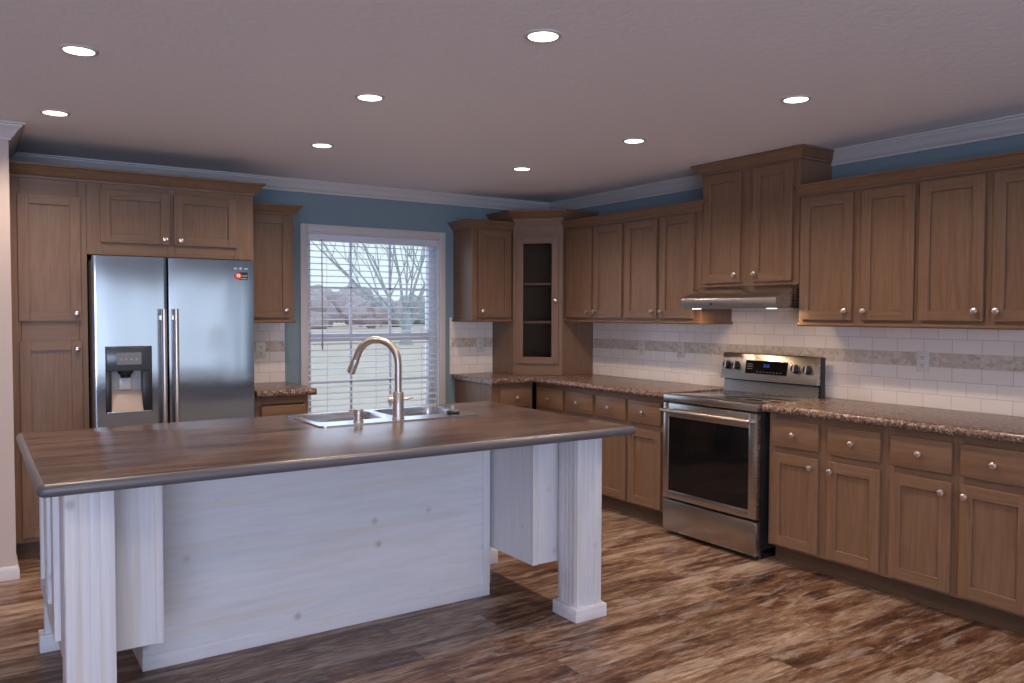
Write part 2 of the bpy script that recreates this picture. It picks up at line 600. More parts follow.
mb = MB(BEIGE)
for xa, xb in ((XL, -8.38), (-4.32, -3.9), (-0.06, 0.0)):
    mb.box(xa, xb, YR - 0.15, YR, 0, CEIL)
for xa, xb in ((-8.38, -4.32), (-3.9, -0.06)):  # openings added behind the camera to bring in fill light
    mb.box(xa, xb, YR - 0.15, YR, 0, 0.3)
    mb.box(xa, xb, YR - 0.15, YR, 1.98, CEIL)
tag(mb.build('wall_rear'), 'beige wall with two wide openings added to let in light', 'wall', kind='structure')

CROWN = [(0, -0.085), (0.010, -0.085), (0.013, -0.074), (0.022, -0.068), (0.032, -0.050), (0.046, -0.030), (0.060, -0.018), (0.062, -0.010), (0.075, -0.008), (0.075, 0), (0, 0)]
mb = MB(TRIMW)
mb.sweep([(XL, -0.93, CEIL), (-4.226, -0.93, CEIL), (-4.226, 0, CEIL), (0, 0, CEIL), (0, YR, CEIL)], CROWN)
tag(mb.build('trim_1'), 'white crown moulding along the top of the walls', 'crown moulding', kind='structure')

BASEB = [(0, 0), (0.014, 0), (0.014, 0.055), (0.010, 0.066), (0.004, 0.072), (0, 0.072)]
mb = MB(TRIMW)
mb.sweep([(XL, -0.93), (-4.226, -0.93), (-4.226, -0.64)], BASEB)
tag(mb.build('baseboard_left'), 'white baseboard at the foot of the beige wall', 'baseboard', kind='structure')

# tile backsplashes: three rows, the mosaic band, then the upper rows
def backsplash(name, label, axis, a0, a1, ztop, extra=None):
    m = TILE_Y if axis == 1 else TILE_X
    mb = MB(m)
    def seg(u0, u1, z0, z1, th, mat):
        if axis == 1:
            mb.box(-th, -0.001, u0, u1, z0, z1, mat=mat)
        else:
            mb.box(u0, u1, -th, -0.001, z0, z1, mat=mat)
    z = -0.001
    seg(a0, a1, 0.0, 0.228, 0.008, m)
    seg(a0, a1, 0.228, 0.304, 0.009, MOSAIC)
    seg(a0, a1, 0.304, ztop - 0.914, 0.008, m)
    if extra:
        seg(extra[0], extra[1], ztop - 0.914, extra[2] - 0.914, 0.008, m)
    tag(mb.build(name, loc=(0, 0, 0.914)), label, 'tile backsplash', kind='structure')


backsplash('trim_2', 'white subway tile with beige band behind the range', 1, -4.40, -0.627, 1.36, (-2.92, -2.13, 1.62))
backsplash('trim_3', 'white tile with beige band right of the window', 0, -1.045, -0.627, 1.36)
backsplash('trim_4', 'small white tile patch between refrigerator and window', 0, -2.85, -2.458, 1.36)

mb = MB(TILE_X)
mb.box(-1.052, -1.034, -0.012, -0.001, 0.0, 0.478, 0.003)
tag(mb.build('trim_5', loc=(0, 0, 0.914)), 'narrow tile edge strip right of the window', 'tile edging', kind='structure')

# ------------------------------------------------------------------ kitchen window
mb = MB(CASING)
CAS = [(0, 0), (0.016, 0), (0.018, 0.006), (0.018, 0.046), (0.010, 0.054), (0, 0.054)]
x0, x1, z0, z1 = WX0, WX1, WZ0, WZ1
for (xa, xb, za, zb) in ((x0 - 0.055, x0, z0 - 0.055, z1 + 0.055), (x1, x1 + 0.055, z0 - 0.055, z1 + 0.055)):
    mb.box(xa, xb, -0.018, 0.0, za, zb, 0.004)
mb.box(x0, x1, -0.018, 0.0, z1, z1 + 0.055, 0.004)
mb.box(x0, x1, -0.018, 0.0, z0 - 0.055, z0, 0.004)
for xa in (x0, x1 - 0.008):                        # linings of the reveal
    mb.box(xa, xa + 0.008, 0.0, 0.15, z0, z1, mat=WINW)
mb.box(x0, x1, 0.0, 0.15, z0, z0 + 0.008, mat=WINW)
mb.box(x0, x1, 0.0, 0.15, z1 - 0.008, z1, mat=WINW)
win = tag(mb.build('window_1'), 'double hung kitchen window with cream casing over the lawn', 'window', kind='structure')
mb = MB(WINW)
YG = 0.105
for xa, xb in ((x0 + 0.008, x0 + 0.055), (x1 - 0.055, x1 - 0.008)):
    mb.box(xa, xb, YG - 0.035, YG + 0.04, z0 + 0.008, z1 - 0.008, 0.004)
mb.box(x0 + 0.055, x1 - 0.055, YG - 0.035, YG + 0.04, z0 + 0.008, z0 + 0.07, 0.004)
mb.box(x0 + 0.055, x1 - 0.055, YG - 0.035, YG + 0.04, z1 - 0.06, z1 - 0.008, 0.004)
mb.box(x0 + 0.055, x1 - 0.055, YG - 0.035, YG + 0.04, 1.205, 1.265, 0.004)
mb.build('sash_frame', win)
mb = MB(WINW)
gx = x1 - x0 - 0.11
for k in (1, 2):
    xc = x0 + 0.055 + gx * k / 3
    mb.box(xc - 0.009, xc + 0.009, YG - 0.004, YG + 0.012, z0 + 0.07, z1 - 0.06)
for zc in (1.625, 0.885):
    mb.box(x0 + 0.055, x1 - 0.055, YG - 0.004, YG + 0.012, zc - 0.009, zc + 0.009)
mb.build('muntin_grid', win)
for za, zb in ((z0 + 0.07, 1.205), (1.265, z1 - 0.06)):
    mb = MB(PANE)
    mb.box(x0 + 0.055, x1 - 0.055, YG + 0.014, YG + 0.018, za, zb)
    mb.build('pane', win)

bl = thing('window_blind', 'open white horizontal slat blind in the kitchen window', 'window blind', (WX0, 0.032, WZ1))
bw = WX1 - WX0
mb = MB(BLIND)
mb.box(0.012, bw - 0.012, -0.03, 0.025, -0.065, -0.010, 0.004)
mb.build('headrail', bl)
mb = MB(BLIND)
zz = -0.095
while zz > -(WZ1 - WZ0) + 0.05:
    t = math.radians(9)
    pr = []
    for s in (-1, -0.5, 0, 0.5, 1):
        pr.append((s * 0.0235, 0.0018 * (1 - s * s) + s * 0.0235 * math.tan(t) + 0.0012))
    for s in (1, 0.5, 0, -0.5, -1):
        pr.append((s * 0.0235, 0.0018 * (1 - s * s) + s * 0.0235 * math.tan(t) - 0.0012))
    mb.prism([(u, zz + w) for u, w in pr], 0.014, bw - 0.014, axis=0)
    zz -= 0.0476
mb.build('slat_panel', bl)
mb = MB(BLIND)
mb.box(0.014, bw - 0.014, -0.024, 0.024, -(WZ1 - WZ0) + 0.012, -(WZ1 - WZ0) + 0.034, 0.004)
mb.build('bottom_rail', bl)
mb = MB(BLIND)
for xc in (0.16, bw / 2, bw - 0.16):
    mb.box(xc - 0.0012, xc + 0.0012, -0.027, -0.0255, -(WZ1 - WZ0) + 0.03, -0.06)
mb.build('ladder_cord', bl)
mb = MB(GREYP)
mb.tube([(0.118, -0.036, -0.055), (0.118, -0.038, -0.86)], 0.004, 8)
mb.lathe([(0.004, 0), (0.007, 0.02), (0.0065, 0.06), (0.0, 0.065)], (0.118, -0.038, -0.90), (0, 0, 1), 8)
mb.build('tilt_wand', bl)

# ------------------------------------------------------------------ cabinets
KP = [(0.0058, 0.0), (0.0058, 0.012), (0.0080, 0.015), (0.0150, 0.018), (0.0165, 0.022), (0.0150, 0.027), (0.0085, 0.0305), (0.0, 0.0315)]


def knob(parent, x, y, z):
    return MB(KNOBM).lathe(KP, (0, 0, 0), (0, -1, 0), 18).build('knob', parent, (x, y, z))


def shaker(name, parent, x0, x1, yf, z0, z1, rail=0.056, glassed=False, mats=(None, None)):
    """framed door: its back sits at y = yf, its front faces -y; origin at its lower left"""
    w, h, th = x1 - x0, z1 - z0, 0.02
    V, H = mats[0] or OAK_V, mats[1] or OAK_H
    mb = MB(V, H)
    mb.box(0, rail, -th, 0, 0, h, 0.0012, V, 1)
    mb.box(w - rail, w, -th, 0, 0, h, 0.0012, V, 1)
    mb.box(rail, w - rail, -th, 0, 0, rail, 0.0012, H, 1)
    mb.box(rail, w - rail, -th, 0, h - rail, h, 0.0012, H, 1)
    if not glassed:
        mb.box(rail - 0.004, w - rail + 0.004, -th + 0.0125, -0.002, rail - 0.004, h - rail + 0.004, 0, V)
    return mb.build(name, parent, (x0, yf, z0))


def drawer(parent, x0, x1, yf, z0, z1, knobbed=True):
    w, h = x1 - x0, z1 - z0
    mb = MB(OAK_H)
    mb.box(0, w, -0.02, 0, 0, h, 0.004, OAK_H, 2)
    d = mb.build('drawer', parent, (x0, yf, z0))
    if knobbed:
        knob(d, w / 2, -0.02, h / 2)
    return d


CABCROWN = [(0, 0), (0.010, 0.0), (0.012, 0.010), (0.022, 0.016), (0.030, 0.032), (0.042, 0.046), (0.046, 0.052), (0.055, 0.054), (0.055, 0.064), (0, 0.064)]


def crown_path(Wd, D, left, right, z):
    p = [(0, -D, z), (Wd, -D, z)]
    if left:
        p = [(0, -0.003, z)] + p
    if right:
        p = p + [(Wd, -0.003, z)]
    return p


def cabinet(name, label, cat, group, loc, rotz, Wd, D, z0, z1, stiles, rails, doors=(), drawers=(), crown=None, lip=False, toe=None, cs=1.0, finish=None):
    """stiles: x spans of the face frame; rails: z spans; doors: (x0, x1, z0, z1, knob x, knob z) or knob None"""
    root = thing(name, label, cat, loc, rotz, group)
    mb = MB(OAK_V, OAK_H)
    fr = 0.019
    mb.box(0.001, Wd - 0.001, -D + fr, -0.003, z0, z1, 0, finish or OAK_V)
    for xa, xb in stiles:
        mb.box(xa + 0.0005, xb - 0.0005, -D, -D + fr, z0, z1, 0.001, OAK_V, 1)
    sp = sorted(stiles)
    for (xa, xb), (xc, xd) in zip(sp, sp[1:]):
        for za, zb in rails:
            mb.box(xb + 0.0005, xc - 0.0005, -D + 0.0004, -D + fr, za, zb, 0.0008, OAK_H, 1)
    mb.build('carcass', root)
    if toe:
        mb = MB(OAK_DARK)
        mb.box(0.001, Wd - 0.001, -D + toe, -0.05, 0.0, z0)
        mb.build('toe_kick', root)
    for (xa, xb, za, zb, kx, kz) in doors:
        d = shaker('door', root, xa, xb, -D, za, zb)
        if kx is not None:
            knob(d, kx - xa, -0.02, kz - za)
    for dw in drawers:
        drawer(root, *dw[:2], -D, *dw[2:])
    if lip:
        mb = MB(OAK_H)
        mb.sweep(crown_path(Wd, D, lip != 'R' and 'L' in lip, 'R' in lip, z0), [(-0.006, -0.004), (0.006, -0.004), (0.011, 0.002), (0.011, 0.010), (0.006, 0.016), (-0.006, 0.016)])
        mb.build('light_rail', root)
    if crown:
        mb = MB(OAK_H)
        mb.sweep(crown_path(Wd, D, 'L' in crown, 'R' in crown, z1 - 0.012), [(o * cs, z * cs) for o, z in CABCROWN])
        mb.build('crown_moulding', root)
    return root


UP0, UP1 = 1.362, 2.132          # wall cabinets
UD0, UD1 = 1.397, 2.108          # their doors
RZ = -math.pi / 2                # right-wall units: local x runs towards the camera
GW, GB = 'wall cabinets with framed oak doors', 'base cabinets with drawers over doors'


def upper_right(name, label, y0, y1, d, crown='c', z=(UP0, UP1), dz=(UD0, UD1), kz=1.446, cs=1.0, lip='f', rails=None):
    Wd = y0 - y1
    ds = []
    for i, (a, c) in enumerate(d):
        a, c = y0 - a, y0 - c
        kx = (c - 0.030) if i == 0 else (a + 0.030)
        ds.append((a, c, dz[0], dz[1], kx, kz))
    st = [(0, ds[0][0] + 0.012), (ds[0][1] - 0.012, ds[1][0] + 0.012), (ds[1][1] - 0.012, Wd)]
    return cabinet(name, label, 'wall cabinet', GW, (-0.0, y0, 0), RZ, Wd, 0.31, z[0], z[1], st, rails or [(z[0], dz[0] + 0.012), (dz[1] - 0.012, z[1])], ds, (), crown, lip, None, cs)


upper_right('wall_cabinet', 'two door oak wall cabinet next to the corner glass cabinet', -0.635, -1.365, [(-0.667, -0.990), (-1.015, -1.346)])
upper_right('wall_cabinet', 'two door oak wall cabinet just left of the range hood', -1.365, -2.138, [(-1.385, -1.721), (-1.752, -2.079)], crown='R', lip='R')
upper_right('hood_cabinet', 'tall oak wall cabinet above the range hood reaching the ceiling', -2.140, -2.908, [(-2.167, -2.476), (-2.572, -2.868)], crown='LR', z=(1.607, 2.362),
            dz=(1.632, 2.335), kz=1.678, cs=1.05, lip=None, rails=[(1.607, 1.65), (2.32, 2.362)])
upper_right('wall_cabinet', 'two door oak wall cabinet just right of the range hood', -2.912, -3.638, [(-2.935, -3.269), (-3.324, -3.626)], crown='c', lip='f')
upper_right('wall_cabinet', 'two door oak wall cabinet at the right edge above the outlet tile', -3.638, -4.365, [(-3.653, -3.977), (-4.018, -4.335)], crown='R', lip='R')


def base_right(label, y0, y1, d):
    Wd = y0 - y1
    ds, dr = [], []
    for i, (a, c) in enumerate(d):
        a, c = y0 - a, y0 - c
        ds.append((a, c, 0.120, 0.642, (c - 0.037) if i == 0 else (a + 0.030), 0.592))
        dr.append((a, c, 0.680, 0.833))
    st = [(0, ds[0][0] + 0.012), (ds[0][1] - 0.012, ds[1][0] + 0.012), (ds[1][1] - 0.012, Wd)]
    return cabinet('base_cabinet', label, 'base cabinet', GB, (0, y0, 0), RZ, Wd, 0.59, 0.105, 0.868, st, [(0.105, 0.132), (0.630, 0.692), (0.820, 0.868)], ds, dr, toe=0.065)


base_right('oak base cabinet nearest the back corner under the glass cabinet', -0.62, -1.372, [(-0.649, -0.989), (-1.028, -1.354)])
base_right('oak base cabinet directly left of the range', -1.372, -2.140, [(-1.394, -1.717), (-1.748, -2.068)])
base_right('oak base cabinet directly right of the range', -2.938, -3.660, [(-2.968, -3.273), (-3.329, -3.633)])
base_right('oak base cabinet at the right edge, second from the range', -3.660, -4.372, [(-3.687, -3.992), (-4.032, -4.342)])

# back wall, right of the window
PALE = oak('stained_oak_side_panel', (16, 16, 1.0), 1.25)
cabinet('wall_cabinet', 'single door oak wall cabinet right of the window', 'wall cabinet', GW, (-1.015, 0, 0), 0, 0.385, 0.31, UP0, UP1,
        [(0, 0.060), (0.345, 0.385)], [(UP0, UD0 + 0.012), (UD1 - 0.012, UP1)], [(0.049, 0.362, UD0, UD1, 0.085, 1.446)], (), 'L', 'L')
cabinet('base_cabinet', 'oak base cabinet against the window wall in the back corner', 'base cabinet', GB, (-1.0, 0, 0), 0, 0.39, 0.59, 0.105, 0.868,
        [(0, 0.08), (0.36, 0.39)], [(0.105, 0.132), (0.630, 0.692), (0.820, 0.868)], [(0.069, 0.373, 0.120, 0.642, 0.34, 0.592)], [(0.069, 0.373, 0.680, 0.833)], toe=0.065)
# back wall, between refrigerator and window
cabinet('wall_cabinet', 'single door oak wall cabinet between refrigerator and window', 'wall cabinet', GW, (-2.852, 0, 0), 0, 0.362, 0.31, UP0, UP1,
        [(0, 0.04), (0.322, 0.362)], [(UP0, UD0 + 0.012), (UD1 - 0.012, UP1)], [(0.028, 0.334, UD0, UD1, 0.300, 1.446)], (), 'R', 'R')
cabinet('base_cabinet', 'short oak base cabinet between refrigerator and window', 'base cabinet', GB, (-2.852, 0, 0), 0, 0.362, 0.59, 0.105, 0.868,
        [(0, 0.05), (0.33, 0.362)], [(0.105, 0.132), (0.630, 0.692), (0.820, 0.868)], [(0.038, 0.338, 0.120, 0.642, 0.30, 0.592)], [(0.038, 0.338, 0.680, 0.808, False)], toe=0.065)

# pantry and the cabinet over the refrigerator
cabinet('pantry_cabinet', 'tall oak pantry cabinet with two stacked doors left of refrigerator', 'pantry cabinet', None, (-4.216, 0, 0), 0, 0.386, 0.60, 0.105, 2.205,
        [(0, 0.048), (0.340, 0.386)], [(0.105, 0.15), (1.25, 1.39), (2.09, 2.205)],
        [(0.036, 0.352, 1.378, 2.103, 0.326, 1.420), (0.036, 0.352, 0.135, 1.263, 0.326, 1.213)], (), 'c', None, 0.065, 1.22)
fc = cabinet('fridge_cabinet', 'wide two door oak cabinet above the refrigerator', 'wall cabinet', None, (-3.830, 0, 0), 0, 0.975, 0.60, 1.772, 2.205,
             [(0, 0.082), (0.448, 0.495), (0.855, 0.975)], [(1.772, 1.858), (2.145, 2.205)],
             [(0.071, 0.460, 1.846, 2.158, 0.428, 1.876), (0.483, 0.867, 1.846, 2.158, 0.520, 1.874)], (), 'R', None, None, 1.22)
mb = MB(OAK_V)
mb.box(0.955, 0.974, -0.60, -0.003, 0.0, 1.772, 0.001)
mb.build('side_panel', fc)

# corner tower standing on the counter, glazed diagonal door
tw = thing('corner_cabinet', 'tall corner oak cabinet with a glass door standing on the counter', 'corner cabinet', (0, 0, 0))
TA, TB = (-0.625, -0.33), (-0.33, -0.625)         # the two front corners
TZ0, TZ1 = 0.916, 2.215
mb = MB(OAK_V, OAK_H)
mb.box(-0.625, -0.607, -0.33, -0.010, TZ0, TZ1)
mb.box(-0.33, -0.010, -0.625, -0.607, TZ0, TZ1)
mb.box(-0.607, -0.010, -0.022, -0.010, TZ0, TZ1, mat=OAK_IN)
mb.box(-0.022, -0.010, -0.607, -0.022, TZ0, TZ1, mat=OAK_IN)
inner = [(-0.607, -0.022), (-0.022, -0.022), (-0.022, -0.607), (-0.33, -0.607), (-0.607, -0.33)]
for za in (TZ0, 0.985, TZ1 - 0.02):
    mb.prism(inner, za, za + 0.018, axis=2, mat=OAK_IN)
mb.build('carcass', tw)
mb = MB(OAK_H)
mb.prism([(-0.606, -0.024), (-0.024, -0.024), (-0.024, -0.606), (-0.32, -0.606), (-0.606, -0.32)], 1.665, 1.684, axis=2)
mb.build('shelf', tw)
mb = MB(OAK_H)
mb.prism([(-0.606, -0.024), (-0.024, -0.024), (-0.024, -0.606), (-0.32, -0.606), (-0.606, -0.32)], 1.345, 1.364, axis=2)
mb.build('shelf', tw)
# front frame built along the diagonal: local x from TA to TB, facing -y local (towards the room)
dgl = math.hypot(TB[0] - TA[0], TB[1] - TA[1])
ff = MB(OAK_V, OAK_H)
ff.box(0, 0.050, -0.012, 0.008, TZ0, TZ1, 0.001, OAK_V, 1)
ff.box(dgl - 0.050, dgl, -0.012, 0.008, TZ0, TZ1, 0.001, OAK_V, 1)
ff.box(0.050, dgl - 0.050, -0.0115, 0.008, TZ0, 1.030, 0.001, OAK_H, 1)
ff.box(0.050, dgl - 0.050, -0.0115, 0.008, 2.040, TZ1, 0.001, OAK_H, 1)
ff.build('face_frame', tw, (TA[0], TA[1], 0), -math.pi / 4)
h45 = math.sqrt(0.5)
dd = shaker('door', tw, 0, dgl - 0.066, 0, 0, 1.05, 0.056, True)
dd.rotation_euler = (0, 0, -math.pi / 4)
dd.location = (TA[0] + 0.033 * h45 - 0.0125 * h45, TA[1] - 0.033 * h45 - 0.0125 * h45, 1.012)
MB(CABGLASS).box(0.052, dgl - 0.066 - 0.052, -0.012, -0.009, 0.052, 1.05 - 0.052).build('glass_pane', dd)
knob(dd, dgl - 0.066 - 0.025, -0.02, 0.525)
mb = MB(OAK_H)
mb.sweep([(-0.625, -0.012, TZ1 - 0.012), (-0.625, -0.33, TZ1 - 0.012), (-0.33, -0.625, TZ1 - 0.012), (-0.012, -0.625, TZ1 - 0.012)], [(o * 1.2 + 0.010, z * 1.2) for o, z in CABCROWN[1:-1]] + [(-0.01, 0.0768), (-0.01, 0)])
mb.build('crown_moulding', tw)

# ------------------------------------------------------------------ counters
CT = [(0.0, -0.046), (0.012, -0.046)]
for i in range(9):
    a = math.radians(-90 + 180 * i / 8)
    CT.append((0.012 + 0.0 + 0.023 * math.cos(a), -0.023 + 0.023 * math.sin(a)))
CT += [(-0.6, 0.0), (-0.6, -0.040), (0.0, -0.040)]
CTZ = 0.9145


def counter(label, path, side=1):
    mb = MB(GRANITE)
    mb.sweep([(x, y, CTZ) for x, y in path], CT, side=side)
    return tag(mb.build('countertop'), label, 'countertop', 'speckled laminate countertops')


counter('L-shaped speckled brown countertop running under the corner cabinet', [(-1.03, -0.61), (-0.61, -0.61), (-0.61, -2.152)])
counter('speckled brown countertop right of the range', [(-0.61, -2.924), (-0.61, -4.40)])
counter('short speckled brown countertop beside the refrigerator', [(-2.852, -0.61), (-2.445, -0.61)])

# ------------------------------------------------------------------ refrigerator
fr = thing('refrigerator', 'side by side stainless steel refrigerator with water dispenser', 'refrigerator', (-3.822, 0, 0))
FW = 0.91
mb = MB(FRSIDE)
mb.box(0.004, FW - 0.004, -0.715, -0.03, 0.045, 1.735, 0.006)
mb.box(0.03, FW - 0.03, -0.66, -0.06, 0.0, 0.05)
mb.build('body', fr)
SEAM = 0.3965
DX0, DX1, DZ0, DZ1 = 0.056, 0.306, 0.842, 1.232       # dispenser opening in the left door


def door_slab(mb, x0, x1, hole=None):
    yb, yf = -0.725, -0.802
    z0, z1 = 0.075, 1.755
    def crv(x):                                          # slightly bowed front
        t = (x - x0) / (x1 - x0) * 2 - 1
        return yf - 0.002 * (1 - t * t)
    xs = [x0] + [x0 + (x1 - x0) * i / 14 for i in range(1, 14)] + [x1]
    if not hole:
        pts = [(x0, yb)] + [(x0, yf + 0.008), (x0 + 0.003, crv(x0) + 0.002)] + [(x, crv(x)) for x in xs[1:-1]] + [(x1 - 0.003, crv(x1) + 0.002), (x1, yf + 0.008), (x1, yb)]
        mb.prism(pts, z0, z1, axis=2)
    else:
        hx0, hx1, hz0, hz1 = hole
        def part(a, c, za, zb):
            n = 8
            xx = [a + (c - a) * i / n for i in range(n + 1)]
            pts = [(a, yb)] + [(x, (crv(x) if x0 < x < x1 else yf + 0.004)) for x in xx] + [(c, yb)]
            mb.prism(pts, za, zb, axis=2)
        part(x0, hx0, z0, z1)
        part(hx1, x1, z0, z1)
        part(hx0, hx1, z0, hz0)
        part(hx0, hx1, hz1, z1)


mb = MB(STEEL_FR)
door_slab(mb, 0.0, SEAM - 0.004, (DX0, DX1, DZ0, DZ1))
ld_ = mb.build('door', fr)
tag(ld_, 'left freezer door with the dispenser recess')
mb = MB(STEEL_FR)
door_slab(mb, SEAM + 0.004, FW)
rd_ = mb.build('door', fr)
HANDLE = simple('satin_fridge_handle', (0.60, 0.53, 0.49), 0.34, 1.0)
for d_, hx in ((ld_, SEAM - 0.032), (rd_, SEAM + 0.036)):
    mb = MB(HANDLE)
    zt, zb, yo = 1.45, 0.60, -0.862
    mb.tube([(hx, yo, zb), (hx, yo - 0.002, (zt + zb) / 2), (hx, yo, zt)], 0.0145, 16)
    for zc in (zb + 0.05, zt - 0.05):
        mb.box(hx - 0.009, hx + 0.009, yo, -0.795, zc - 0.016, zc + 0.016, 0.003)
    mb.build('handle', d_)
# dispenser: control panel above, recess below
mb = MB(DISP)
mb.box(DX0 + 0.003, DX1 - 0.003, -0.814, -0.74, 1.088, DZ1 - 0.003, 0.006, DISP)
mb.box(DX0 + 0.06, DX0 + 0.19, -0.8152, -0.813, 1.125, 1.195, 0, simple('dim_dispenser_screen', (0.14, 0.15, 0.17), 0.25))
for k in range(4):
    mb.box(DX0 + 0.075 + k * 0.028, DX0 + 0.088 + k * 0.028, -0.816, -0.8145, 1.150, 1.162, 0, GREYP)
mb.build('dispenser_panel', ld_)
mb = MB(DARK, DISPIN)
mb.box(DX0 + 0.002, DX0 + 0.030, -0.812, -0.729, DZ0 + 0.002, 1.088, 0.003, DARK)
mb.box(DX1 - 0.052, DX1 - 0.002, -0.812, -0.729, DZ0 + 0.002, 1.088, 0.003, DARK)
mb.box(DX0 + 0.030, DX1 - 0.052, -0.735, -0.7285, DZ0 + 0.01, 1.088, 0, DISPIN)
mb.prism([(-0.735, DZ0 + 0.13), (-0.735, DZ0 + 0.006), (-0.812, DZ0 + 0.006), (-0.812, DZ0 + 0.016)], DX0 + 0.030, DX1 - 0.052, axis=0, mat=simple('warm_grey_drip_tray', (0.42, 0.34, 0.30), 0.35))
mb.box(DX0 + 0.004, DX1 - 0.004, -0.816, -0.80, DZ0 + 0.002, DZ0 + 0.010, 0.002, CHROME)
mb.build('dispenser_recess', ld_)
mb = MB(DARK, DISPIN)
mb.lathe([(0.044, 0.0), (0.040, -0.018), (0.030, -0.022), (0.026, -0.042), (0.0, -0.042)], (DX0 + 0.110, -0.772, 1.0885), (0, 0, 1), 20, DARK)
mb.box(DX0 + 0.078, DX0 + 0.142, -0.757, -0.750, 0.975, 1.046, 0.003, simple('clear_grey_paddle', (0.55, 0.55, 0.58), 0.2))
mb.build('dispenser_paddle', ld_)
# sticker and faint pale emblem at the right door's upper corner
mb = MB(DARK, RED, WHITE, GREYP)
sy = -0.8075
mb.box(0.808, 0.870, sy, sy + 0.006, 1.634, 1.682, 0, DARK)
mb.box(0.824, 0.866, sy - 0.0006, sy, 1.655, 1.664, 0, GREYP)
mb.box(0.830, 0.864, sy - 0.0006, sy, 1.639, 1.646, 0, GREYP)
mb.lathe([(0.022, 0), (0.022, 0.0012), (0.0, 0.0012)], (0.811, sy + 0.0004, 1.658), (0, -1, 0), 24, RED)
mb.lathe([(0.011, 0), (0.011, 0.0006), (0.0, 0.0006)], (0.813, sy - 0.0008, 1.660), (0, -1, 0), 20, WHITE)
mb.lathe([(0.005, 0), (0.005, 0.0005), (0.0, 0.0005)], (0.813, sy - 0.0014, 1.660), (0, -1, 0), 16, RED)
mb.build('sticker', rd_)
mb = MB(simple('faint_emblem_metal', (0.50, 0.52, 0.56), 0.45, 1.0))
for k, (ww, xx) in enumerate(((0.020, 0.786), (0.014, 0.820), (0.022, 0.850))):
    mb.box(xx, xx + ww, -0.8085, -0.803, 1.699, 1.709, 0.0008)
mb.build('emblem', rd_)

# ------------------------------------------------------------------ range (stove)
rg = thing('range', 'stainless steel electric range with black glass oven door', 'range', (0, -2.157, 0), RZ)
RW = 0.760
mb = MB(DARK, STEEL)
mb.box(0.003, RW - 0.003, -0.625, -0.035, 0.06, 0.868, 0.002, DARK)
for fx in (0.05, RW - 0.05):
    for fy in (-0.58, -0.10):
        mb.lathe([(0.018, 0.0), (0.018, 0.06)], (fx, fy, 0.0), (0, 0, 1), 12, DARK)
mb.build('body', rg)
mb = MB(STEEL, COOKGLASS)
mb.box(0.0, RW, -0.672, -0.060, 0.868, 0.909, 0.004, STEEL)
mb.box(0.012, RW - 0.012, -0.640, -0.115, 0.9085, 0.912, 0.0012, COOKGLASS)
for cx, cy, r in ((0.20, -0.50, 0.105), (0.56, -0.50, 0.085), (0.20, -0.24, 0.08), (0.56, -0.24, 0.10)):
    n = 40
    ring = simple('cooktop_ring_print', (0.04, 0.036, 0.036), 0.15) if 'cooktop_ring_print' not in MATS else MATS['cooktop_ring_print']
    MATS['cooktop_ring_print'] = ring
    mb.lathe([(r, 0.0), (r, 0.0003), (r - 0.003, 0.0003), (r - 0.003, 0.0)], (cx, cy, 0.912), (0, 0, 1), n, ring, False)
mb.build('cooktop', rg)
# oven door: steel frame with window
mb = MB(STEEL)
ox0, ox1, oz0, oz1 = 0.004, RW - 0.004, 0.242, 0.856
wx0, wx1, wz0, wz1 = 0.050, RW - 0.062, 0.292, 0.768
mb.box(ox0, wx0, -0.672, -0.630, oz0, oz1, 0.003)
mb.box(wx1, ox1, -0.672, -0.630, oz0, oz1, 0.003)
mb.box(wx0, wx1, -0.672, -0.630, oz0, wz0, 0.003)
mb.box(wx0, wx1, -0.672, -0.630, wz1, oz1, 0.003)
od = mb.build('oven_door', rg)
mb = MB(BLACKGLASS)
mb.box(wx0 - 0.002, wx1 + 0.002, -0.668, -0.640, wz0 - 0.002, wz1 + 0.002)
mb.build('window', od)
mb = MB(NICKEL)
hz = 0.812
mb.tube([(0.022, -0.715, hz), (0.03, -0.720, hz), (RW / 2, -0.724, hz), (RW - 0.03, -0.720, hz), (RW - 0.022, -0.715, hz)], 0.0125, 14)
for hx in (0.045, RW - 0.045):
    mb.box(hx - 0.012, hx + 0.012, -0.716, -0.668, hz - 0.009, hz + 0.009, 0.003)
mb.build('handle', od)
mb = MB(STEEL)
mb.box(0.004, RW - 0.004, -0.672, -0.628, 0.030, 0.228, 0.004)
mb.build('storage_drawer', rg)
# back guard with knobs and display
mb = MB(STEEL, DARK)
mb.prism([(-0.058, 0.905), (-0.115, 0.905), (-0.100, 0.985), (-0.058, 0.985)], 0.006, RW - 0.006, axis=0, mat=STEEL)
mb.prism([(-0.060, 0.984), (-0.104, 0.984), (-0.104, 0.996), (-0.060, 0.996)], 0.010, RW - 0.010, axis=0, mat=DARK)
A, B = (-0.137, 0.994), (-0.106, 1.160)
mb.prism([A, B, (-0.098, 1.168), (-0.070, 1.168), (-0.060, 0.994)], 0.0, RW, axis=0, mat=STEEL)
mb.box(RW - 0.001, RW + 0.004, -0.098, -0.058, 0.905, 1.164, 0, DARK)
cp = mb.build('control_panel', rg)
pd = Vector((0, B[0] - A[0], B[1] - A[1])).normalized()
pn = Vector((0, -pd.z, pd.y))


def on_panel(x, t, out=0.0):
    q = Vector((x, A[0], A[1])) + pd * t + pn * out
    return q


